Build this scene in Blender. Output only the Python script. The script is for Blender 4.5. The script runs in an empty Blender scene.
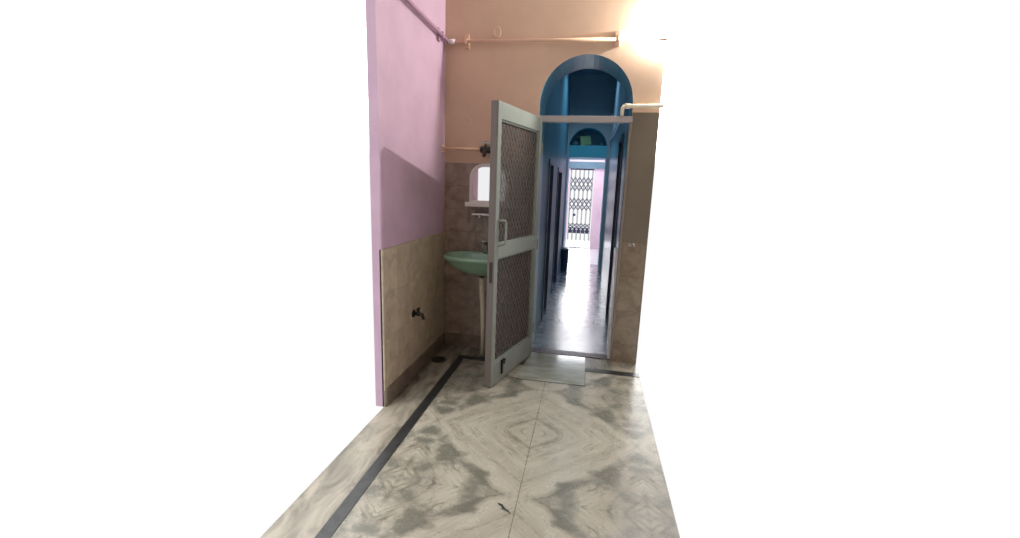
import bpy, bmesh, math, random
from mathutils import Matrix, Vector
random.seed(4)
S = bpy.context.scene
COL = S.collection

# ------------------------------------------------------------------ camera
F_PX, PITCH, YAW, ROLL = 434.8, 0.19037, 0.17486, 0.03525
fw = Vector((-math.sin(YAW)*math.cos(PITCH), math.cos(YAW)*math.cos(PITCH), -math.sin(PITCH)))
rt0 = Vector((math.cos(YAW), math.sin(YAW), 0)); up0 = rt0.cross(fw)
rt = math.cos(ROLL)*rt0 + math.sin(ROLL)*up0
up = -math.sin(ROLL)*rt0 + math.cos(ROLL)*up0
cam_d = bpy.data.cameras.new('camera'); cam = bpy.data.objects.new('camera', cam_d); COL.objects.link(cam)
cam_d.sensor_width = 36.0; cam_d.lens = 36.0*F_PX/1020.0; cam_d.clip_start = 0.05
cam.matrix_world = Matrix(((rt.x, up.x, -fw.x, 0), (rt.y, up.y, -fw.y, 0), (rt.z, up.z, -fw.z, 1.5), (0, 0, 0, 1)))
S.camera = cam

# ------------------------------------------------------------------ sky, lamp, exposure
SKY_LOW, SKY_HIGH, SUN_SIDE = 1.0, 7.0, 9.0
LAMP_W, HALL_W = 112.0, 1.0
W = bpy.data.worlds.new('sky'); S.world = W; W.use_nodes = True
nt = W.node_tree; nt.nodes.clear()
wo = nt.nodes.new('ShaderNodeOutputWorld'); bg = nt.nodes.new('ShaderNodeBackground')
tc = nt.nodes.new('ShaderNodeTexCoord'); sx = nt.nodes.new('ShaderNodeSeparateXYZ'); mr = nt.nodes.new('ShaderNodeMapRange')
nt.links.new(tc.outputs['Generated'], sx.inputs[0]); nt.links.new(sx.outputs['Z'], mr.inputs['Value'])
mr.inputs['From Min'].default_value = 0.55; mr.inputs['From Max'].default_value = 0.85
mr.inputs['To Min'].default_value = SKY_LOW; mr.inputs['To Max'].default_value = SKY_HIGH
bg.inputs['Color'].default_value = (1, 1, 1, 1)
# the sky above the street (+y) is brighter than the rest
m2 = nt.nodes.new('ShaderNodeMapRange'); nt.links.new(sx.outputs['Y'], m2.inputs['Value'])
m2.inputs['From Min'].default_value = 0.82; m2.inputs['From Max'].default_value = 0.95
m2.inputs['To Min'].default_value = 0.0; m2.inputs['To Max'].default_value = SUN_SIDE
m3 = nt.nodes.new('ShaderNodeMapRange'); nt.links.new(sx.outputs['Z'], m3.inputs['Value'])
m3.inputs['From Min'].default_value = 0.05; m3.inputs['From Max'].default_value = 0.14
mu = nt.nodes.new('ShaderNodeMath'); mu.operation = 'MULTIPLY'
nt.links.new(m2.outputs[0], mu.inputs[0]); nt.links.new(m3.outputs[0], mu.inputs[1])
ad = nt.nodes.new('ShaderNodeMath'); ad.operation = 'ADD'
nt.links.new(mr.outputs[0], ad.inputs[0]); nt.links.new(mu.outputs[0], ad.inputs[1])
nt.links.new(ad.outputs[0], bg.inputs['Strength']); nt.links.new(bg.outputs[0], wo.inputs[0])
ld = bpy.data.lights.new('wall_lamp', 'POINT'); ld.shadow_soft_size = 0.02     # lamp on the back wall, right of the doorway
ld.energy = LAMP_W; ld.color = (1.0, 0.95, 0.88)
lo = bpy.data.objects.new('wall_lamp', ld); COL.objects.link(lo); lo.location = (0.50, 3.715, 2.73)
for yy, hw_ in ((5.2, 2.5), (6.8, 11.0)):                    # two unseen area lights added to brighten the corridor
    hd = bpy.data.lights.new('hall_fill', 'AREA'); hd.shape = 'RECTANGLE'; hd.size = 0.25; hd.size_y = 0.7
    hd.energy = HALL_W*hw_; hd.color = (0.70, 0.90, 1.0); hd.spread = math.radians(120)
    ho = bpy.data.objects.new('hall_fill', hd); COL.objects.link(ho); ho.location = (-0.09, yy, 3.36)
S.view_settings.view_transform = 'Standard'; S.view_settings.look = 'None'
S.view_settings.exposure = 0.0; S.view_settings.gamma = 1.0; S.view_settings.use_curve_mapping = False

# ------------------------------------------------------------------ material helpers
def lin(r, g, b):
    f = lambda c: (c/255)/12.92 if c/255 <= 0.04045 else ((c/255+0.055)/1.055)**2.4
    return (f(r), f(g), f(b), 1)
class N:
    """small node-building helper"""
    def __init__(s, name, rough=0.6, spec=0.3, metal=0.0):
        s.m = bpy.data.materials.new(name); s.m.use_nodes = True; s.t = s.m.node_tree
        s.b = s.t.nodes['Principled BSDF']; s.b.inputs['Roughness'].default_value = rough
        s.b.inputs['Specular IOR Level'].default_value = spec; s.b.inputs['Metallic'].default_value = metal
        s.co = s.t.nodes.new('ShaderNodeTexCoord').outputs['Object']
    def put(s, sock, v):
        if isinstance(v, bpy.types.NodeSocket): s.t.links.new(v, sock)
        else: sock.default_value = v
    def math(s, op, a, b=0.0, c=None):
        n = s.t.nodes.new('ShaderNodeMath'); n.operation = op
        s.put(n.inputs[0], a); s.put(n.inputs[1], b)
        if c is not None: s.put(n.inputs[2], c)
        return n.outputs[0]
    def xyz(s, v=None):
        n = s.t.nodes.new('ShaderNodeSeparateXYZ'); s.put(n.inputs[0], v or s.co); return n.outputs
    def comb(s, x, y, z):
        n = s.t.nodes.new('ShaderNodeCombineXYZ')
        for i, v in enumerate((x, y, z)): s.put(n.inputs[i], v)
        return n.outputs[0]
    def noise(s, scale, detail=4, rough=0.55, vec=None, dist=0.0):
        n = s.t.nodes.new('ShaderNodeTexNoise'); s.put(n.inputs['Vector'], vec or s.co)
        n.inputs['Scale'].default_value = scale; n.inputs['Detail'].default_value = detail
        n.inputs['Roughness'].default_value = rough; n.inputs['Distortion'].default_value = dist
        return n.outputs[0]
    def ramp(s, v, *stops):
        n = s.t.nodes.new('ShaderNodeValToRGB'); s.put(n.inputs[0], v); e = n.color_ramp.elements
        while len(e) < len(stops): e.new(0.5)
        for el, (p, c) in zip(e, stops): el.position = p; el.color = c if len(c) == 4 else (*c, 1)
        return n.outputs[0]
    def rng(s, v, a, b, c=0.0, d=1.0):
        n = s.t.nodes.new('ShaderNodeMapRange'); s.put(n.inputs[0], v)
        for i, x in enumerate((a, b, c, d)): n.inputs[i+1].default_value = x
        return n.outputs[0]
    def mix(s, f, a, b, mode='MIX'):
        n = s.t.nodes.new('ShaderNodeMix'); n.data_type = 'RGBA'; n.blend_type = mode
        s.put(n.inputs[0], f); s.put(n.inputs[6], a); s.put(n.inputs[7], b); return n.outputs[2]
    def col(s, v): s.put(s.b.inputs['Base Color'], v); return s
    def rough(s, v): s.put(s.b.inputs['Roughness'], v); return s
    def bump(s, h, d=0.002, st=0.4):
        n = s.t.nodes.new('ShaderNodeBump'); s.put(n.inputs['Height'], h); n.inputs['Distance'].default_value = d
        n.inputs['Strength'].default_value = st; s.t.links.new(n.outputs[0], s.b.inputs['Normal']); return s

def paint(name, rgb, var=0.06, rough=0.55, spec=0.3, scale=3.0):
    n = N(name, rough, spec); c = lin(*rgb)
    f = n.noise(scale, 5, 0.6)
    lo = tuple(x*(1-var*2) for x in c[:3]) + (1,); hi = tuple(min(1, x*(1+var)) for x in c[:3]) + (1,)
    n.col(n.ramp(f, (0.3, lo), (0.7, hi))); n.bump(n.noise(60, 4), 0.001, 0.25); return n.m
def plain(name, rgb, rough=0.4, spec=0.4, metal=0.0, var=0.05):
    n = N(name, rough, spec, metal); c = lin(*rgb)
    n.col(n.ramp(n.noise(14, 3), (0.3, tuple(x*(1-var) for x in c[:3])+(1,)), (0.7, c))); return n.m

M = {}
M['pink'] = paint('pink_wall_paint', (197, 169, 191))
M['peach'] = paint('peach_wall_paint', (203, 177, 154), 0.05)
M['blue'] = paint('blue_gloss_paint', (96, 146, 168), 0.08, 0.32, 0.5)
M['deepblue'] = paint('deep_blue_paint', (112, 144, 162), 0.08, 0.4, 0.4)
M['navy'] = paint('navy_door_paint', (44, 66, 90), 0.08, 0.35, 0.4)
M['lilac'] = paint('lilac_gloss_paint', (128, 164, 190), 0.05, 0.25, 0.6)
M['hall'] = paint('teal_hall_paint', (72, 124, 148), 0.07, 0.42, 0.35)
M['slate'] = paint('slate_blue_paint', (150, 172, 184), 0.05, 0.4, 0.4)
M['loft'] = paint('brightened_loft_paint', (160, 196, 214), 0.05)  # paler blue for the niche wall: missing light put into the colour
M['cyan'] = paint('turquoise_lit_paint', (84, 186, 214), 0.06, 0.4, 0.4)
M['porch'] = paint('porch_pink_paint', (240, 222, 234), 0.04)
M['white'] = paint('ceiling_whitewash', (225, 222, 215), 0.03)
M['alu'] = plain('painted_aluminium', (136, 144, 137), 0.38, 0.5)
M['alu_edge'] = plain('aluminium_edge', (112, 104, 100), 0.42, 0.5)
M['transom'] = plain('frame_paint', (168, 164, 164), 0.45)
M['frame_brown'] = plain('frame_brown_grey', (132, 122, 114), 0.5)
M['chrome'] = plain('worn_chrome', (170, 168, 162), 0.28, 0.5, 0.9)
M['dark_metal'] = plain('dark_metal', (58, 56, 53), 0.45, 0.5, 0.5)
M['mint'] = plain('mint_ceramic', (140, 176, 154), 0.14, 0.6)
M['pvc'] = plain('cream_plastic_pipe', (226, 218, 196), 0.35)
M['pink_pipe'] = paint('pipe_painted_pink', (172, 138, 162), 0.05)
M['peach_pipe'] = paint('pipe_painted_peach', (214, 182, 156), 0.05)
M['plastic'] = plain('white_plastic', (226, 222, 218), 0.3)
M['black'] = plain('black_plastic', (28, 28, 28), 0.4)
M['gate'] = plain('gate_steel', (70, 80, 108), 0.45, 0.5, 0.3)
M['green_card'] = plain('pale_green_card', (150, 186, 142), 0.7, 0.2)
M['grey_cloth'] = paint('grey_blue_cloth', (96, 122, 142), 0.1, 0.8, 0.1, 20)
M['lining'] = paint('grey_beige_lining', (118, 110, 96), 0.06)

# mirror
n = N('mirror_silver', 0.02, 0.5, 1.0); n.col((0.86, 0.86, 0.86, 1)); M['mirror'] = n.m

# wall tiles: mottled stone tiles with thin grout
def tile_mat(name, base, dark, grout, tw, th, axis, off=(0, 0), rough=0.28):
    n = N(name, rough, 0.45); x, y, z = n.xyz()
    u = n.math('ADD', x if axis == 'x' else y, off[0]+50*tw); v = n.math('ADD', z, off[1]+50*th)
    fu = n.math('PINGPONG', u, tw/2); fv = n.math('PINGPONG', v, th/2)
    g = n.math('MINIMUM', fu, fv); gl = n.rng(g, 0.0008, 0.003, 1.0, 0.0)
    cu = n.math('FLOOR', n.math('DIVIDE', u, tw)); cv = n.math('FLOOR', n.math('DIVIDE', v, th))
    wn = n.t.nodes.new('ShaderNodeTexWhiteNoise'); n.put(wn.inputs['Vector'], n.comb(cu, cv, 3.0))
    # each tile turned its own way so the veins change at the joints
    sh = n.t.nodes.new('ShaderNodeVectorMath'); sh.operation = 'MULTIPLY_ADD'
    n.put(sh.inputs[0], wn.outputs['Color']); sh.inputs[1].default_value = (7, 7, 7); n.put(sh.inputs[2], n.co)
    f = n.noise(9, 6, 0.62, sh.outputs[0], 0.8)
    c = n.ramp(f, (0.36, lin(*dark)), (0.62, lin(*base)))
    c = n.mix(n.rng(wn.outputs['Value'], 0, 1, 0.0, 0.22), c, lin(*dark))
    n.col(n.mix(n.math('MULTIPLY', gl, 0.6), c, lin(*grout))); n.bump(n.math('MULTIPLY', gl, -1), 0.001, 0.5); return n.m
M['tile_left'] = tile_mat('beige_dado_tiles', (200, 188, 166), (170, 156, 135), (150, 138, 120), 0.20, 0.30, 'y', (0.06, 0.13))
M['tile_back'] = tile_mat('grey_brown_tiles', (166, 150, 138), (130, 116, 106), (112, 100, 92), 0.30, 0.20, 'x', (0.08, 0.12))
M['tile_right'] = tile_mat('brown_beige_tiles', (146, 134, 116), (116, 103, 87), (100, 90, 78), 0.20, 0.30, 'x', (0.12, 0.13))
M['skirting'] = tile_mat('shaded_skirting', (128, 117, 104), (98, 88, 78), (80, 72, 64), 0.6, 2.0, 'y', (0, 1.0))  # much like the dado tile, with its shade put into the darker colour

# book-matched marble floor: each slab mirrored about its joints, veins running diagonally
n = N('bookmatched_marble', 0.22, 0.45); x, y, z = n.xyz()
PX, PY = 0.62, 0.58; CX, CY = -0.25, 2.45
u = n.math('PINGPONG', n.math('ADD', x, -CX + 20*PX), PX); v = n.math('PINGPONG', n.math('ADD', y, -CY + 20*PY), PY)
d = n.math('ADD', n.math('DIVIDE', u, PX), n.math('DIVIDE', v, PY))
uv = n.comb(u, v, 0.0)
w1 = n.noise(2.6, 5, 0.6, uv); w2 = n.noise(7, 6, 0.65, uv)
dd = n.math('ADD', d, n.math('MULTIPLY', n.math('SUBTRACT', w1, 0.5), 0.28))
stretch = n.comb(n.math('MULTIPLY', dd, 3.8), n.math('MULTIPLY', n.math('SUBTRACT', u, v), 0.9), 2.0)
vein = n.noise(1.6, 7, 0.62, stretch, 0.15)
fine = n.noise(6.0, 5, 0.6, stretch, 0.3)
cream = n.ramp(vein, (0.34, lin(96, 93, 82)), (0.42, lin(138, 133, 120)), (0.6, lin(154, 150, 137)))
cream = n.mix(n.rng(fine, 0.58, 0.66, 0.0, 0.7), cream, lin(96, 92, 80))
patch = n.math('ADD', n.math('MULTIPLY', w2, 0.6), n.math('MULTIPLY', w1, 0.7))
pm = n.rng(n.math('ADD', patch, n.math('MULTIPLY', n.rng(d, 0.85, 1.2), 0.30)), 0.86, 0.98, 0.0, 0.8)
c = n.mix(pm, cream, lin(80, 80, 71))
ju = n.math('MINIMUM', u, n.math('SUBTRACT', PX, u)); jv = n.math('MINIMUM', v, n.math('SUBTRACT', PY, v))
# joints: the long central seam shows, cross joints are nearly invisible
jl = n.math('MAXIMUM', n.rng(u, 0.0012, 0.0035, 0.75, 0.0), n.rng(jv, 0.0008, 0.002, 0.14, 0.0))
c = n.mix(jl, c, lin(70, 64, 56))
n.col(c); n.rough(n.rng(w2, 0.3, 0.7, 0.18, 0.34)); M['marble'] = n.m
def marble_plain(name, base, dark, rough=0.2, sc=(1.4, 5.0)):
    n = N(name, rough, 0.45); x, y, z = n.xyz()
    st = n.comb(n.math('MULTIPLY', x, sc[0]), n.math('MULTIPLY', y, sc[1]), 0.0)
    n.col(n.ramp(n.noise(2.2, 6, 0.62, st, 0.6), (0.34, lin(*dark)), (0.6, lin(*base)))); return n.m
M['slab'] = marble_plain('doorway_marble', (160, 162, 152), (124, 124, 112), 0.10)
_b = M['slab'].node_tree.nodes['Principled BSDF']; _b.inputs['Coat Weight'].default_value = 0.8; _b.inputs['Coat Roughness'].default_value = 0.12; _b.inputs['Coat IOR'].default_value = 1.7
M['border_slab'] = marble_plain('border_marble', (142, 136, 123), (92, 88, 78), 0.26, (4.5, 1.6))
M['court'] = marble_plain('glare_court_stone', (228, 230, 234), (205, 206, 210), 0.3)  # whitened stone: daylight glare on the court floor put into the colour
M['black_stone'] = marble_plain('black_stone_inlay', (44, 46, 46), (26, 27, 28), 0.3, (9, 9))
n = N('mauve_threshold', 0.35, 0.4); f = n.noise(38, 3, 0.7)
n.col(n.ramp(f, (0.42, lin(58, 48, 60)), (0.6, lin(112, 96, 106)))); M['threshold'] = n.m
n = N('polished_cement', 0.24, 0.55); x, y, z = n.xyz()
f = n.noise(3.0, 6, 0.6)
c = n.ramp(f, (0.3, lin(102, 115, 132)), (0.7, lin(120, 133, 150)))
jy = n.math('PINGPONG', n.math('ADD', y, 0.35), 0.65)
n.col(n.mix(n.rng(jy, 0.002, 0.006, 0.4, 0.0), c, lin(80, 82, 90)))
n.rough(n.rng(n.noise(5, 5), 0.35, 0.7, 0.24, 0.30)); n.b.inputs['Coat Weight'].default_value = 1.0; n.b.inputs['Coat Roughness'].default_value = 0.2; n.b.inputs['Coat IOR'].default_value = 1.8; M['cement'] = n.m

# door mesh: fine wire screen (partly see-through) carrying a diamond weave
n = N('wire_screen', 0.5, 0.4, 0.2)
n.col(n.ramp(n.noise(9, 4), (0.3, lin(74, 70, 66)), (0.7, lin(92, 87, 82))))
tr = n.t.nodes.new('ShaderNodeBsdfTransparent'); ms = n.t.nodes.new('ShaderNodeMixShader')
ms.inputs[0].default_value = 0.60; n.t.links.new(tr.outputs[0], ms.inputs[1]); n.t.links.new(n.b.outputs[0], ms.inputs[2])
n.t.links.new(ms.outputs[0], n.t.nodes['Material Output'].inputs['Surface']); M['screen'] = n.m
M['wire'] = plain('diamond_wire', (108, 102, 97), 0.5, 0.4, 0.2)

# ------------------------------------------------------------------ mesh helpers
def tag(o, label=None, cat=None, group=None, kind=None):
    if label: o['label'] = label
    if cat: o['category'] = cat
    if group: o['group'] = group
    if kind: o['kind'] = kind
    return o
def empty(name, loc=(0, 0, 0), rotz=0.0):
    o = bpy.data.objects.new(name, None); COL.objects.link(o); o.location = loc; o.rotation_euler = (0, 0, rotz)
    o.empty_display_size = 0.1; return o
def obj(name, bm, mats, parent=None, bevel=0.0, smooth=False, seg=2):
    bmesh.ops.recalc_face_normals(bm, faces=bm.faces)
    me = bpy.data.meshes.new(name); bm.to_mesh(me); bm.free()
    for m in (mats if isinstance(mats, (list, tuple)) else [mats]): me.materials.append(m)
    if smooth:
        for p in me.polygons: p.use_smooth = True
    o = bpy.data.objects.new(name, me); COL.objects.link(o)
    if parent: o.parent = parent
    if bevel:
        b = o.modifiers.new('bevel', 'BEVEL'); b.width = bevel; b.segments = seg; b.limit_method = 'ANGLE'; b.angle_limit = 0.6
    return o
def nb(): return bmesh.new()
def box(bm, x0, y0, z0, x1, y1, z1, mi=0, mat=None):
    v = [bm.verts.new((x, y, z)) for z in (z0, z1) for (x, y) in ((x0, y0), (x1, y0), (x1, y1), (x0, y1))]
    if mat is not None:
        for q in v: q.co = mat @ q.co
    fs = [(3, 2, 1, 0), (4, 5, 6, 7), (0, 1, 5, 4), (1, 2, 6, 5), (2, 3, 7, 6), (3, 0, 4, 7)]
    for f in fs: bm.faces.new([v[i] for i in f]).material_index = mi
    return bm
def tube(bm, pts, r, seg=12, radii=None, cap=True):
    pts = [Vector(p) for p in pts]; rings = []; prev = None
    for i, p in enumerate(pts):
        a = pts[max(i-1, 0)]; b = pts[min(i+1, len(pts)-1)]; t = (b-a).normalized()
        if prev is None:
            prev = t.orthogonal().normalized()
        nrm = (prev - t*prev.dot(t)).normalized(); prev = nrm; bi = t.cross(nrm); rr = radii[i] if radii else r
        rings.append([bm.verts.new(p + rr*(math.cos(2*math.pi*k/seg)*nrm + math.sin(2*math.pi*k/seg)*bi)) for k in range(seg)])
    for A, B in zip(rings, rings[1:]):
        for k in range(seg): bm.faces.new((A[k], A[(k+1) % seg], B[(k+1) % seg], B[k]))
    if cap: bm.faces.new(rings[0]); bm.faces.new(rings[-1])
    return bm
def bend(a, b, c, r, n=6):
    """points of a rounded corner at b"""
    a, b, c = Vector(a), Vector(b), Vector(c); p = b + (a-b).normalized()*r; q = b + (c-b).normalized()*r
    return [(1-t)**2*p + 2*t*(1-t)*b + t*t*q for t in [k/n for k in range(n+1)]]
def prism(bm, poly, y0, y1, mi=0, side=None):
    """polygon in x,z pushed from y0 to y1"""
    A = [bm.verts.new((x, y0, z)) for x, z in poly]; B = [bm.verts.new((x, y1, z)) for x, z in poly]
    bm.faces.new(A).material_index = mi; bm.faces.new(list(reversed(B))).material_index = mi
    for i in range(len(poly)):
        f = bm.faces.new((A[i], B[i], B[(i+1) % len(poly)], A[(i+1) % len(poly)]))
        f.material_index = side(i) if side else mi
    return bm

# ------------------------------------------------------------------ the setting
Y2 = 8.0
XL, YB, XR = -1.275, 3.74, 0.49          # left wall, back wall, right end of the modelled wall
YN = 1.40                                # near end of the modelled floor
AX, AR, AZ, AT = -0.09, 0.37, 2.168, 0.43   # arch: centre, radius, springing height, wall thickness
CL, CR = AX-AR, AX+AR                    # corridor sides
HZ = 3.5
def S_(name, bm, m, parent=None, **k): return tag(obj(name, bm, m, parent, **k), kind=None if parent else 'structure')

b = nb(); box(b, XL, -1.2, -0.08, XR, YB+0.06, 0); box(b, XR, -1.2, -0.08, 6.0, 0.5, 0)
floor = S_('floor', b, M['marble'])
S_('wall_rear', box(nb(), XL-0.06, -1.35, 0, 6.15, -1.2, HZ), M['peach'])
S_('wall_right', box(nb(), 6.0, -1.2, 0, 6.15, 4.4, HZ), M['pink'])
S_('border_slab', box(nb(), XL, -1.2, -0.01, -1.052, YB, 0.0025), M['border_slab'], floor)
S_('border_slab', box(nb(), -1.0, 3.528, -0.01, CL, YB, 0.0025), M['border_slab'], floor)
S_('border_slab', box(nb(), 0.055, 3.528, -0.01, XR, YB, 0.0025), M['border_slab'], floor)
b = nb()
box(b, -1.055, -1.2, -0.01, -0.99, 3.53, 0.003); box(b, -0.99, 3.458, -0.01, CL-0.0, 3.53, 0.003)
S_('black_inlay', b, M['black_stone'], floor)
S_('black_inlay', box(nb(), 0.056, 3.456, -0.01, XR, 3.53, 0.003), M['black_stone'], floor)
S_('doorway_slab', box(nb(), CL-0.02, 3.185, -0.01, 0.052, YB+0.05, 0.0022), M['slab'], floor)
b = nb()
box(b, CL-0.02, 3.178, -0.01, 0.058, 3.185, 0.0024); box(b, 0.052, 3.185, -0.01, 0.058, YB+0.05, 0.0024)
S_('slab_joint', b, M['dark_metal'], floor)
S_('trim_1', box(nb(), CL, YB+0.03, -0.05, CR, YB+0.13, 0.006), M['threshold'])
S_('floor_corridor', box(nb(), CL-0.5, YB+0.13, -0.08, CR+0.14, Y2+0.75, 0), M['cement'])
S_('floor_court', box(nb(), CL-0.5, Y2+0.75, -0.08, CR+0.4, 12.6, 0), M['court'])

b = nb(); box(b, XL-0.06, 2.52, 0, XL, YB+AT, HZ); box(b, XL-0.06, -1.2, 0, XL, 0.6, HZ)
S_('wall_left', b, M['pink'])
wl = bpy.data.objects['wall_left']
S_('tile_dado', box(nb(), XL-0.01, 2.52, 0.0, XL+0.008, YB, 1.072), M['tile_left'], wl)
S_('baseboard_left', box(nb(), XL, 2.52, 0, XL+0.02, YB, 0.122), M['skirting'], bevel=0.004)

poly = [(XL-0.06, 0), (CL, 0), (CL, AZ)]
K = 28
for k in range(1, K): a = math.pi - math.pi*k/K; poly.append((AX+AR*math.cos(a), AZ+AR*math.sin(a)))
poly += [(CR, AZ), (CR, 0), (XR, 0), (XR, HZ), (XL-0.06, HZ)]
nr = len(poly)
b = prism(nb(), poly, YB, YB+AT, 0, lambda i: 1 if 1 <= i <= nr-5 else 0)
b.faces.ensure_lookup_table(); b.faces[1].material_index = 1
wb = S_('wall_back', b, [M['peach'], M['blue']])
S_('tile_dado', box(nb(), XL+0.008, YB-0.008, 0, CL-0.05, YB+0.01, 1.675), M['tile_back'], wb)
S_('tile_dado', box(nb(), CR+0.004, YB-0.008, 0, XR, YB+0.01, 1.06), M['tile_right'], wb)
S_('door_lining', box(nb(), CR+0.002, YB-0.006, 1.06, XR, YB+0.01, 2.10), M['lining'], wb)
S_('reveal_tiles', box(nb(), CR-0.034, YB+0.035, 0, CR+0.01, YB+0.34, 0.97), M['plastic'], wb, bevel=0.003)
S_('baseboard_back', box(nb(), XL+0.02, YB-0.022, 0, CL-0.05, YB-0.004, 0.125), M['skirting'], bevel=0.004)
S_('ceiling', box(nb(), XL-0.06, -1.35, HZ, 6.15, YB+AT, HZ+0.12), M['white'])

# corridor walls with door openings
def corridor_wall(name, x0, x1, y0, y1, h, ops, m):
    b = nb(); y = y0
    for (a, c, z) in ops:
        box(b, x0, y, 0, x1, a, h); box(b, x0, a, z, x1, c, h); y = c
    box(b, x0, y, 0, x1, y1, h); return S_(name, b, m)
LO = [(4.78, 5.30, 1.79), (6.05, 6.85, 1.76)]
RO = [(4.50, 5.12, 2.03)]
Y2 = 8.0
corridor_wall('wall_corridor_left', CL-0.14, CL, YB+AT, Y2, HZ, LO, M['hall'])
corridor_wall('wall_corridor_right', CR, CR+0.14, YB+AT, Y2, HZ, RO, M['lilac'])
S_('ceiling_corridor', box(nb(), CL-0.3, YB+AT, HZ-0.1, CR+0.3, Y2+0.9, HZ), M['deepblue'])

def side_door(name, side, y0, y1, z1):
    """painted door set back in a corridor opening: frame, leaf with panels, knob"""
    xo = CL if side < 0 else CR; s = side
    r = empty(name, (xo, (y0+y1)/2, 0)); tag(r, kind='structure'); w = (y1-y0)/2
    def bx(b, a0, ya, za, a1, yb, zb): return box(b, min(s*a0, s*a1), ya, za, max(s*a0, s*a1), yb, zb)
    b = nb(); bx(b, -0.012, -w, 0, 0.14, -w+0.05, z1); bx(b, -0.012, w-0.05, 0, 0.14, w, z1); bx(b, -0.012, -w+0.05, z1-0.05, 0.14, w-0.05, z1)
    obj('door_frame', b, M['navy'], r)
    b = nb(); bx(b, 0.09, -w+0.052, 0.01, 0.125, w-0.052, z1-0.052)
    for za, zb in ((0.15, z1*0.45), (z1*0.52, z1-0.2)): bx(b, 0.082, -w+0.12, za, 0.095, w-0.12, zb)
    obj('door_leaf', b, M['navy'], r, bevel=0.004)
    b = nb(); tube(b, [(s*0.09, -w+0.09, 0.95), (s*0.05, -w+0.09, 0.95)], 0.016, 10, [0.012, 0.02])
    obj('knob', b, M['chrome'], r)
for i, (a, c, z) in enumerate(LO): side_door('door_%d' % (i+2), -1, a, c, z)
side_door('door_4', 1, *RO[0])

# second arch, further down the corridor
r2 = 0.325; x2 = -0.105; z2 = 2.195
poly = [(CL-0.5, 0), (x2-r2, 0), (x2-r2, z2)]
for k in range(1, K): a = math.pi - math.pi*k/K; poly.append((x2+r2*math.cos(a), z2+r2*math.sin(a)))
poly += [(x2+r2, z2), (x2+r2, 0), (CR+0.5, 0), (CR+0.5, HZ), (CL-0.5, HZ)]
S_('wall_corridor_arch', prism(nb(), poly, Y2, Y2+0.45, 0, lambda i: 1 if 1 <= i <= len(poly)-5 else 0), [M['slate'], M['cyan']], bevel=0.012)  # jamb faces take the turquoise: court light put into their colour
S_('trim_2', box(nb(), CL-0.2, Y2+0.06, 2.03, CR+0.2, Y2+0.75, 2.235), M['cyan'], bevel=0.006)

# open court and the porch with the folding gate
YG = 11.0
S_('wall_court_left', box(nb(), -0.80, Y2+0.14, 0, -0.66, YG+0.2, 2.6), M['porch'])
S_('wall_court_right', box(nb(), 0.36, Y2+0.14, 0, 0.50, YG+0.2, 2.6), M['porch'])
b = nb(); box(b, -0.66, YG, 0, -0.535, YG+0.2, 2.0); box(b, 0.055, YG, 0, 0.36, YG+0.2, 2.0); box(b, -0.66, YG, 1.98, 0.36, YG+0.2, 2.6)
S_('wall_court_end', b, M['porch'])
S_('trim_3', box(nb(), -0.66, YG-0.03, 1.96, 0.36, YG, 2.12), M['deepblue'])

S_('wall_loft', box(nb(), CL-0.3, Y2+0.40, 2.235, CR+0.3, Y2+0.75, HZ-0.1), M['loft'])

g = tag(empty('folding_gate', (-0.24, YG+0.06, 0)), 'dark steel scissor folding gate at the bright end of the blue corridor', 'gate')
obj('top_track', box(nb(), -0.29, -0.02, 1.925, 0.29, 0.02, 1.96), M['gate'], g)
obj('bottom_track', box(nb(), -0.29, -0.02, 0.0, 0.29, 0.02, 0.02), M['gate'], g)
NP = 6; xs = [-0.26 + 0.52*i/(NP-1) for i in range(NP)]
for x in xs:
    b = nb(); box(b, x-0.013, -0.012, 0.02, x-0.004, 0.012, 1.925); box(b, x+0.004, -0.012, 0.02, x+0.013, 0.012, 1.925)
    obj('upright', b, M['gate'], g)
def bar(b, p, q, w, t, y):
    p, q = Vector(p), Vector(q); dv = (q-p).normalized(); nv = Vector((-dv.y, dv.x))*w/2
    A = [p+nv, q+nv, q-nv, p-nv]; prism(b, [(v.x, v.y) for v in A], y-t/2, y+t/2)
for (za, zb) in ((1.42, 1.75), (0.95, 1.24), (0.42, 0.62)):
    for sgn in (1, -1):
        b = nb()
        for i in range(NP-1):
            m_ = (za+zb)/2
            for (u0, u1) in (((xs[i], za), (xs[i+1], m_)), ((xs[i], m_), (xs[i+1], zb))):
                p, q = (u0, u1) if sgn > 0 else ((u0[0], u1[1]), (u1[0], u0[1]))
                bar(b, p, q, 0.021, 0.005, 0.016*sgn)
        obj('lattice', b, M['gate'], g)
b = nb()
for i in range(NP-1):
    x = (xs[i]+xs[i+1])/2; prism(b, [(x-0.045, 0.37), (x+0.045, 0.37), (x+0.022, 0.52), (x-0.022, 0.52)], -0.004, 0.004)
obj('guard_plate', b, M['gate'], g)
obj('lock_box', box(nb(), -0.16, -0.03, 0.80, -0.10, 0.0, 0.86), M['gate'], g, bevel=0.004)

# ------------------------------------------------------------------ the screen door and its frame
fr = tag(empty('door_1', ((CL+CR)/2, YB, 0)), kind='structure')
hw = AR
obj('transom', box(nb(), -hw-0.006, -0.03, 2.02, hw+0.006, 0.03, 2.068), M['transom'], fr, bevel=0.003)
obj('door_post', box(nb(), -hw-0.035, -0.03, 0, -hw+0.012, 0.03, 2.02), M['transom'], fr, bevel=0.003)
obj('door_post', box(nb(), hw-0.016, -0.02, 0, hw+0.004, 0.03, 2.02), M['frame_brown'], fr, bevel=0.003)

DL, DH, DT = 0.775, 2.04, 0.05
ang = math.atan2(2.97-3.715, -0.660+0.452)
dr = tag(empty('screen_door', (-0.452, 3.715, 0.008), ang), 'tall pale aluminium framed screen door with two mesh panels, standing open', 'door')
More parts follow.
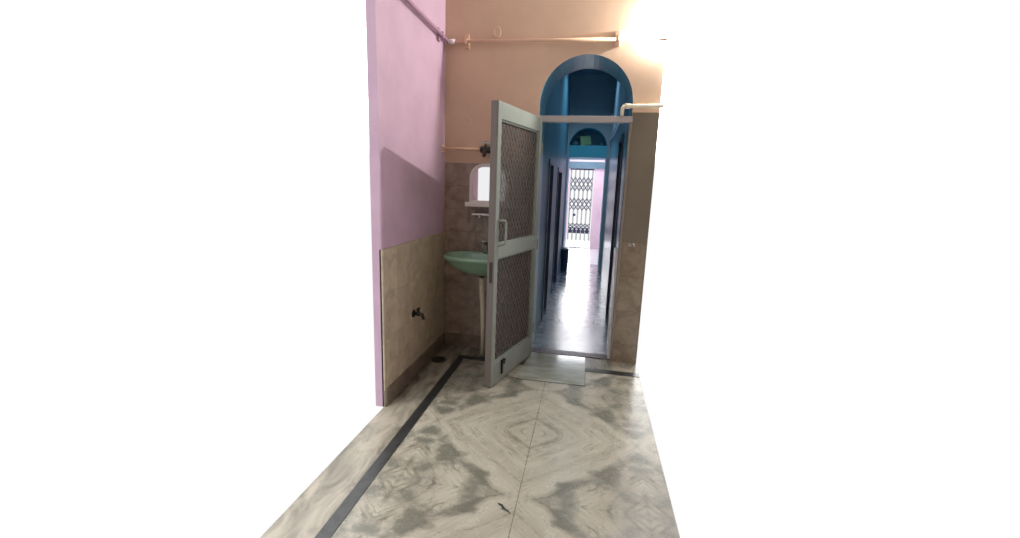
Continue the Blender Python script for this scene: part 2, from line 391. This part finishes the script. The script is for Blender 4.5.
# local x runs from the hinge to the free edge, local +y faces the room side (right)
def dbox(name, x0, z0, x1, z1, m='alu', y0=-DT/2, y1=DT/2, parent=dr, bev=0.003):
    return obj(name, box(nb(), x0, y0, z0, x1, y1, z1), M[m], parent, bevel=bev)
dbox('hinge_stile', 0, 0, 0.05, DH)
ls = dbox('lock_stile', DL-0.052, 0, DL, DH)
obj('edge_cap', box(nb(), DL, -DT/2-0.004, 0.0, DL+0.004, DT/2-0.006, DH), M['alu_edge'], ls)
obj('lock_plate', box(nb(), DL+0.004, -0.012, 0.80, DL+0.006, 0.012, 0.95), M['dark_metal'], ls)
dbox('top_rail', 0.05, 1.928, DL-0.052, DH)
dbox('middle_rail', 0.05, 0.972, DL-0.052, 1.072)
dbox('bottom_rail', 0.05, 0, DL-0.052, 0.17)
for z0, z1 in ((1.072, 1.928), (0.17, 0.972)):
    sc = obj('mesh_panel', box(nb(), 0.05, -0.002, z0, DL-0.052, 0.0, z1), M['screen'], dr)
    b = nb(); x0, x1 = 0.05, DL-0.052; st = 0.052; sl = 1.5
    for sgn in (1, -1):
        k = -40
        while k < 60:
            c0 = k*st*sl      # line z - zc = sgn*sl*(x-x0) + c
            pts = []
            for xx in (x0, x1):
                pts.append((xx, z0 + sgn*sl*(xx-x0) + c0))
            (xa, za), (xb, zb) = pts
            def clip(xa, za, xb, zb):
                t0, t1 = 0.0, 1.0; dz = zb-za
                for lim, s in ((z0, 1), (z1, -1)):
                    va, vb = s*(za-lim), s*(zb-lim)
                    if va < 0 and vb < 0: return None
                    if va < 0: t0 = max(t0, va/(va-vb))
                    if vb < 0: t1 = min(t1, va/(va-vb))
                return (xa+(xb-xa)*t0, za+dz*t0, xa+(xb-xa)*t1, za+dz*t1) if t1-t0 > 0.01 else None
            q = clip(xa, za, xb, zb)
            if q: bar(b, (q[0], q[1]), (q[2], q[3]), 0.005, 0.002, 0.002+0.001*sgn)
            k += 1
    obj('diamond_weave', b, M['wire'], sc)
    b = nb()
    for (a0, b0, a1, b1) in ((x0, z0, x0+0.012, z1), (x1-0.012, z0, x1, z1), (x0+0.012, z0, x1-0.012, z0+0.012), (x0+0.012, z1-0.012, x1-0.012, z1)):
        box(b, a0, -0.016, b0, a1, 0.016, b1)
    obj('glazing_bead', b, M['alu'], sc, bevel=0.002)
b = nb(); hx = DL-0.075
p0, p1, p2, p3 = (hx+0.04, DT/2-0.004, 1.245), (hx, DT/2+0.045, 1.245), (hx, DT/2+0.045, 1.075), (hx+0.02, DT/2-0.01, 1.062)
pth = [p0] + bend(p0, p1, p2, 0.02) + bend(p1, p2, p3, 0.02) + [p3]
tube(b, pth, 0.008, 10); obj('handle', b, M['alu'], dr, smooth=True)
bo = obj('tower_bolt', box(nb(), 0.60, DT/2, 0.05, 0.622, DT/2+0.012, 0.15), M['black'], dr, bevel=0.003)
b = nb(); tube(b, [(0.611, DT/2+0.010, 0.145), (0.611, DT/2+0.03, 0.145)], 0.01, 10); box(b, 0.588, DT/2+0.006, 0.15, 0.634, DT/2+0.024, 0.17); obj('bolt_knob', b, M['black'], bo)
for z in (0.25, 1.0, 1.8):
    b = nb(); tube(b, [(-0.006, DT/2+0.002, z-0.045), (-0.006, DT/2+0.002, z+0.045)], 0.008, 10); obj('hinge', b, M['alu'], dr)

# ------------------------------------------------------------------ washbasin corner
bs = tag(empty('washbasin', (-0.875, YB-0.010, 0.0)), 'mint green ceramic washbasin on the grey tiled wall behind the door', 'washbasin')
def ring(hwx, dep, z, yb=0.0, n=40, p=2.4):
    out = []
    for k in range(n):
        a = 2*math.pi*k/n; cx, cy = math.cos(a), math.sin(a)
        x = hwx*math.copysign(abs(cx)**(2/p), cx)
        y = -dep*0.48 + yb + dep*0.52*math.copysign(abs(cy)**(2/p), cy)
        out.append((x, min(y, 0.0), z))
    return out
def loft(b, rings, cap0=True, cap1=True):
    R = [[b.verts.new(p) for p in r] for r in rings]; n = len(R[0])
    for A, B in zip(R, R[1:]):
        for k in range(n): b.faces.new((A[k], A[(k+1) % n], B[(k+1) % n], B[k]))
    if cap0: b.faces.new(R[0])
    if cap1: b.faces.new(R[-1])
    return b
def sc_ring(hwx, dep, z, off): return [(x, min(y+off, 0), z) for x, y, z in ring(hwx, dep, z)]
rs = [sc_ring(0.05, 0.09, 0.735, -0.13), sc_ring(0.12, 0.19, 0.75, -0.09), sc_ring(0.20, 0.30, 0.785, -0.045), sc_ring(0.265, 0.37, 0.83, -0.02),
      sc_ring(0.295, 0.415, 0.868, 0), sc_ring(0.315, 0.44, 0.885, 0), sc_ring(0.318, 0.445, 0.905, 0), sc_ring(0.308, 0.432, 0.915, 0),
      sc_ring(0.285, 0.36, 0.913, -0.045), sc_ring(0.268, 0.33, 0.895, -0.058), sc_ring(0.24, 0.29, 0.845, -0.07), sc_ring(0.17, 0.21, 0.795, -0.095), sc_ring(0.04, 0.06, 0.775, -0.165)]
obj('bowl', loft(nb(), rs), M['mint'], bs, smooth=True)
b = nb(); tube(b, [(0, -0.19, 0.775), (0, -0.19, 0.779)], 0.022, 16); obj('drain_ring', b, M['chrome'], bs)
tp = nb(); tube(tp, [(0, -0.05, 0.91), (0, -0.05, 0.99)], 0.018, 12, [0.022, 0.014]); tube(tp, [(0, -0.05, 0.975), (0, -0.10, 1.0), (0, -0.15, 0.99), (0, -0.16, 0.965)], 0.009, 10)
tap = obj('basin_tap', tp, M['chrome'], bs, smooth=True)
b = nb(); tube(b, [(0, -0.05, 0.99), (0, -0.05, 1.01)], 0.02, 8); box(b, -0.035, -0.056, 1.005, 0.035, -0.044, 1.015); obj('tap_handle', b, M['chrome'], tap)
b = nb(); tube(b, [(0.0, -0.165, 0.742), (0.0, -0.165, 0.70)], 0.022, 14); obj('waste_coupling', b, M['dark_metal'], bs)
b = nb(); tube(b, [(0, -0.165, 0.71), (0, -0.163, 0.62), (0.008, -0.155, 0.50), (0.014, -0.145, 0.25), (0.016, -0.14, 0.0)], 0.018, 14, [0.027, 0.025, 0.021, 0.018, 0.018]); obj('waste_pipe', b, M['pvc'], bs, smooth=True)

mi = tag(empty('wall_mirror', (-0.865, YB-0.008, 1.33)), 'arched white plastic framed mirror on the tiled wall above the washbasin', 'mirror')
def arch_poly(w, h, r, inset=0.0):
    w2 = w/2-inset; h2 = h-inset; rr = r-inset; P = [(-w2, inset), (w2, inset)]
    for k in range(9): a = k/8*math.pi/2; P.append((w2-rr+rr*math.cos(a), h2-rr+rr*math.sin(a)))
    for k in range(9): a = math.pi/2+k/8*math.pi/2; P.append((-w2+rr+rr*math.cos(a), h2-rr+rr*math.sin(a)))
    return P
b = nb(); P, Q = arch_poly(0.35, 0.345, 0.13), arch_poly(0.35, 0.345, 0.13, 0.03)
for (y0_, y1_) in ((-0.022, 0.0),):
    A = [b.verts.new((x, y0_, z)) for x, z in P]; B = [b.verts.new((x, y1_, z)) for x, z in P]
    C_ = [b.verts.new((x, y0_+0.004, z)) for x, z in Q]; D_ = [b.verts.new((x, y1_, z)) for x, z in Q]
    nn = len(P)
    for k in range(nn):
        j = (k+1) % nn
        for a_, c_ in ((A, B), (C_, A), (D_, C_), (B, D_)): b.faces.new((a_[k], a_[j], c_[j], c_[k]))
obj('mirror_frame', b, M['plastic'], mi, bevel=0.003)
obj('mirror_glass', prism(nb(), arch_poly(0.35, 0.345, 0.13, 0.026), -0.012, -0.004), M['mirror'], mi)
b = nb(); box(b, -0.185, -0.115, -0.02, 0.185, 0.0, 0.0); box(b, -0.185, -0.119, -0.02, 0.185, -0.111, 0.018); obj('mirror_shelf', b, M['plastic'], mi, bevel=0.004)
sh = tag(empty('glass_shelf', (-0.83, YB-0.008, 1.245)), 'narrow white shelf on the tiled wall just below the mirror', 'shelf')
obj('shelf_board', box(nb(), -0.16, -0.115, -0.008, 0.16, -0.005, 0.008), M['plastic'], sh, bevel=0.004)
for sx_ in (-0.1, 0.1): obj('shelf_bracket', box(nb(), sx_-0.01, -0.08, -0.03, sx_+0.01, 0.0, -0.008), M['plastic'], sh, bevel=0.002)

# ------------------------------------------------------------------ pipes on the walls
pw = tag(empty('water_pipe', (XL, 2.52, 2.645)), 'pink painted water pipe running along the upper pink wall', 'pipe')
b = nb(); tube(b, [(0.035, 0.0, 0), (0.035, 1.215, 0)], 0.014, 14); obj('pipe_run', b, M['pink_pipe'], pw, smooth=True)
b = nb(); tube(b, [(0, 1.03, 0.012), (0.03, 1.03, 0.012)], 0.008, 8); box(b, 0.018, 1.018, -0.022, 0.053, 1.042, 0.022); box(b, 0.0, 1.01, -0.045, 0.02, 1.05, 0.05)
obj('pipe_clamp', b, M['pink_pipe'], pw, bevel=0.003)
pb = tag(empty('water_pipe', (XL, YB, 2.64)), 'peach painted water pipe running level across the wall above the arch', 'pipe')
b = nb(); tube(b, [(0.035, -0.034, 0.004), (XR-XL, -0.034, -0.012)], 0.013, 14); obj('pipe_run', b, M['peach_pipe'], pb, smooth=True)
for x in (-1.085-XL, 0.122-XL):
    b = nb(); box(b, x-0.012, -0.05, -0.024, x+0.012, -0.018, 0.02); box(b, x-0.02, -0.018, -0.05, x+0.02, 0, 0.06); obj('pipe_clamp', b, M['peach_pipe'], pb, bevel=0.003)
b = nb(); tube(b, [(0.04, -0.034, 0.002), (0.10, -0.034, 0.002)], 0.019, 14); obj('elbow_fitting', b, M['plastic'], pb, smooth=True)

pv = tag(empty('water_pipe', (XL, YB, 1.785)), 'short peach pipe with a dark valve low on the wall beside the mirror', 'pipe')
b = nb(); tube(b, [(0.0, -0.05, 0.005), (0.36, -0.05, 0.0)], 0.014, 14); obj('pipe_run', b, M['peach_pipe'], pv, smooth=True)
b = nb(); box(b, 0.002, -0.075, -0.03, 0.012, -0.025, 0.03); obj('pipe_flange', b, M['peach_pipe'], pv, bevel=0.003)
b = nb(); tube(b, [(0.335, -0.05, 0), (0.345, -0.05, 0), (0.38, -0.05, 0), (0.42, -0.05, 0), (0.43, -0.05, 0)], 0.02, 12, [0.024, 0.03, 0.026, 0.03, 0.022])
tube(b, [(0.38, -0.05, -0.01), (0.38, -0.09, -0.02), (0.38, -0.11, -0.055)], 0.016, 10, [0.02, 0.017, 0.015])
tube(b, [(0.38, -0.05, 0), (0.38, -0.05, 0.05)], 0.014, 10, [0.02, 0.011])
va = obj('valve', b, M['dark_metal'], pv, smooth=True)
b = nb(); box(b, 0.345, -0.06, 0.05, 0.415, -0.04, 0.066); tube(b, [(0.38, -0.05, 0.045), (0.38, -0.05, 0.075)], 0.014, 10); obj('valve_handle', b, M['chrome'], va, bevel=0.002)

bt = tag(empty('bib_tap', (XL+0.008, 3.01, 0.515)), 'small dark metal tap stub on the beige tiled wall', 'tap')
b = nb(); tube(b, [(0, 0, 0), (0.008, 0, 0)], 0.03, 16); obj('flange', b, M['dark_metal'], bt)
b = nb(); tube(b, [(0.006, 0, 0), (0.05, 0, 0), (0.072, 0, -0.006), (0.082, 0, -0.04)], 0.014, 12, [0.015, 0.017, 0.014, 0.012]); obj('spout', b, M['dark_metal'], bt, smooth=True)
b = nb(); tube(b, [(0.04, 0, 0.01), (0.04, 0, 0.04)], 0.012, 10); box(b, 0.034, -0.03, 0.036, 0.046, 0.03, 0.046); obj('tap_handle', b, M['dark_metal'], bt, bevel=0.002)

pe = tag(empty('conduit_pipe', (0.20, YB-0.035, 2.142)), 'short cream pipe with an elbow at the right end of the door transom', 'pipe')
b = nb(); q = [(0.31, 0, 0.004), (0, 0, 0), (0, 0.0, -0.072)]; tube(b, [q[0]] + bend(*q, 0.03) + [q[2]], 0.015, 12); obj('pipe_run', b, M['pvc'], pe, smooth=True)
b = nb(); tube(b, [(0.022, 0, 0.0), (0.06, 0, 0.0)], 0.02, 12); obj('elbow_fitting', b, M['pvc'], pe, smooth=True)
cp = tag(empty('conduit_pipe', (CR-0.016, YB+AT, 2.20)), 'thin pale conduit running along the top of the right corridor wall', 'pipe')
b = nb(); tube(b, [(0, 0.6, 0.04), (0, Y2-YB-AT, 0.1)], 0.011, 8); obj('pipe_run', b, M['lilac'], cp)

# wall plugs, latch, drain
for (x, z, lab) in ((-0.836, 2.716, 'round paint patch on the peach wall above the long pipe'), (-1.077, 2.015, 'small round paint patch on the peach wall left of the door')):
    b = nb(); loft(b, [[(r*math.cos(2*math.pi*k/20), yy, r*1.25*math.sin(2*math.pi*k/20)) for k in range(20)] for r, yy in ((0.036, 0.002), (0.034, -0.003), (0.022, -0.0035), (0.020, -0.002))])
    o = tag(obj('wall_plug', b, M['peach'], None, smooth=False), lab, 'wall plug'); o.location = (x, YB, z)
lt = tag(empty('door_catch', (0.365, YB-0.008, 1.045)), 'small shiny metal catch on the brown wall right of the doorway', 'catch')
obj('plate', box(nb(), -0.03, -0.004, -0.014, 0.03, 0.0, 0.014), M['chrome'], lt, bevel=0.002)
b = nb(); tube(b, [(0.012, -0.002, 0), (0.012, -0.025, 0)], 0.008, 10, [0.007, 0.012]); obj('knob', b, M['chrome'], lt, smooth=True)
dn = tag(empty('floor_drain', (-1.19, 3.37, 0.0025)), 'small dark drain grating in the floor near the tiled corner', 'drain')
b = nb(); loft(b, [[(r*math.cos(2*math.pi*k/24), r*math.sin(2*math.pi*k/24), z) for k in range(24)] for r, z in ((0.062, 0.0), (0.062, 0.006), (0.052, 0.006), (0.050, 0.003))]); obj('rim', b, M['dark_metal'], dn)
b = nb()
for k in range(-3, 4):
    h = math.sqrt(0.05**2-(k*0.014)**2); box(b, -h, k*0.014-0.003, 0.002, h, k*0.014+0.003, 0.005)
obj('grating', b, M['dark_metal'], dn)

# ------------------------------------------------------------------ things on the loft shelf and by the far arch
gb = tag(empty('carton', (-0.155, Y2+0.22, 2.235), 0.25), 'pale green carton on the turquoise loft shelf inside the far arch', 'box')
mt = Matrix.Rotation(math.radians(-8), 4, 'Y')
obj('carton_body', box(nb(), -0.095, -0.07, 0.013, 0.095, 0.07, 0.17, mat=mt), M['green_card'], gb, bevel=0.003)
b = nb(); box(b, -0.097, -0.06, 0.17, -0.001, 0.072, 0.175, mat=mt @ Matrix.Rotation(0.05, 4, 'Y')); box(b, 0.001, -0.072, 0.17, 0.097, 0.072, 0.175, mat=mt); obj('carton_flaps', b, M['green_card'], gb)
b = nb(); loft(b, [[(r*1.3*math.cos(2*math.pi*k/16)*(1+0.12*math.sin(3*k)), r*math.sin(2*math.pi*k/16), z) for k in range(16)] for r, z in ((0.045, 0), (0.06, 0.03), (0.05, 0.07), (0.02, 0.09))])
o = tag(obj('cloth_bundle', b, M['grey_cloth'], None, smooth=True), 'grey blue bundle left of the green carton on the loft shelf', 'bundle'); o.location = (-0.345, Y2+0.2, 2.235)
b = nb(); tube(b, [(0, 0, 0.004), (0.055, 0.05, 0.16)], 0.012, 10)
o = tag(obj('short_pole', b, M['lilac'], None), 'pale stick leaning on the loft shelf right of the green carton', 'stick'); o.location = (0.11, Y2+0.2, 2.235)
b = nb(); loft(b, [[(r*math.cos(2*math.pi*k/24), r*math.sin(2*math.pi*k/24), z) for k in range(24)] for r, z in ((0.055, 0), (0.062, 0.02), (0.07, 0.38), (0.075, 0.40), (0.06, 0.41), (0.02, 0.43))])
o = tag(obj('drum', b, M['navy'], None, smooth=True), 'dark blue covered drum standing by the left foot of the far arch', 'drum'); o.location = (-0.39, Y2-0.16, 0)

b = nb(); tube(b, [(0, 0, 0.004), (0.018, -0.014, 0.006), (0.03, -0.036, 0.005), (0.048, -0.05, 0.004), (0.055, -0.062, 0.004)], 0.003, 8, [0.003, 0.0045, 0.004, 0.003, 0.002])
tube(b, [(0.018, -0.014, 0.005), (0.02, -0.036, 0.004)], 0.002, 6)
o = tag(obj('twig', b, M['black'], None), 'small dark twig lying on the marble floor, nearest the camera', 'twig'); o.location = (-0.335, 1.80, 0.0); o.rotation_euler = (0, 0, 0.2)
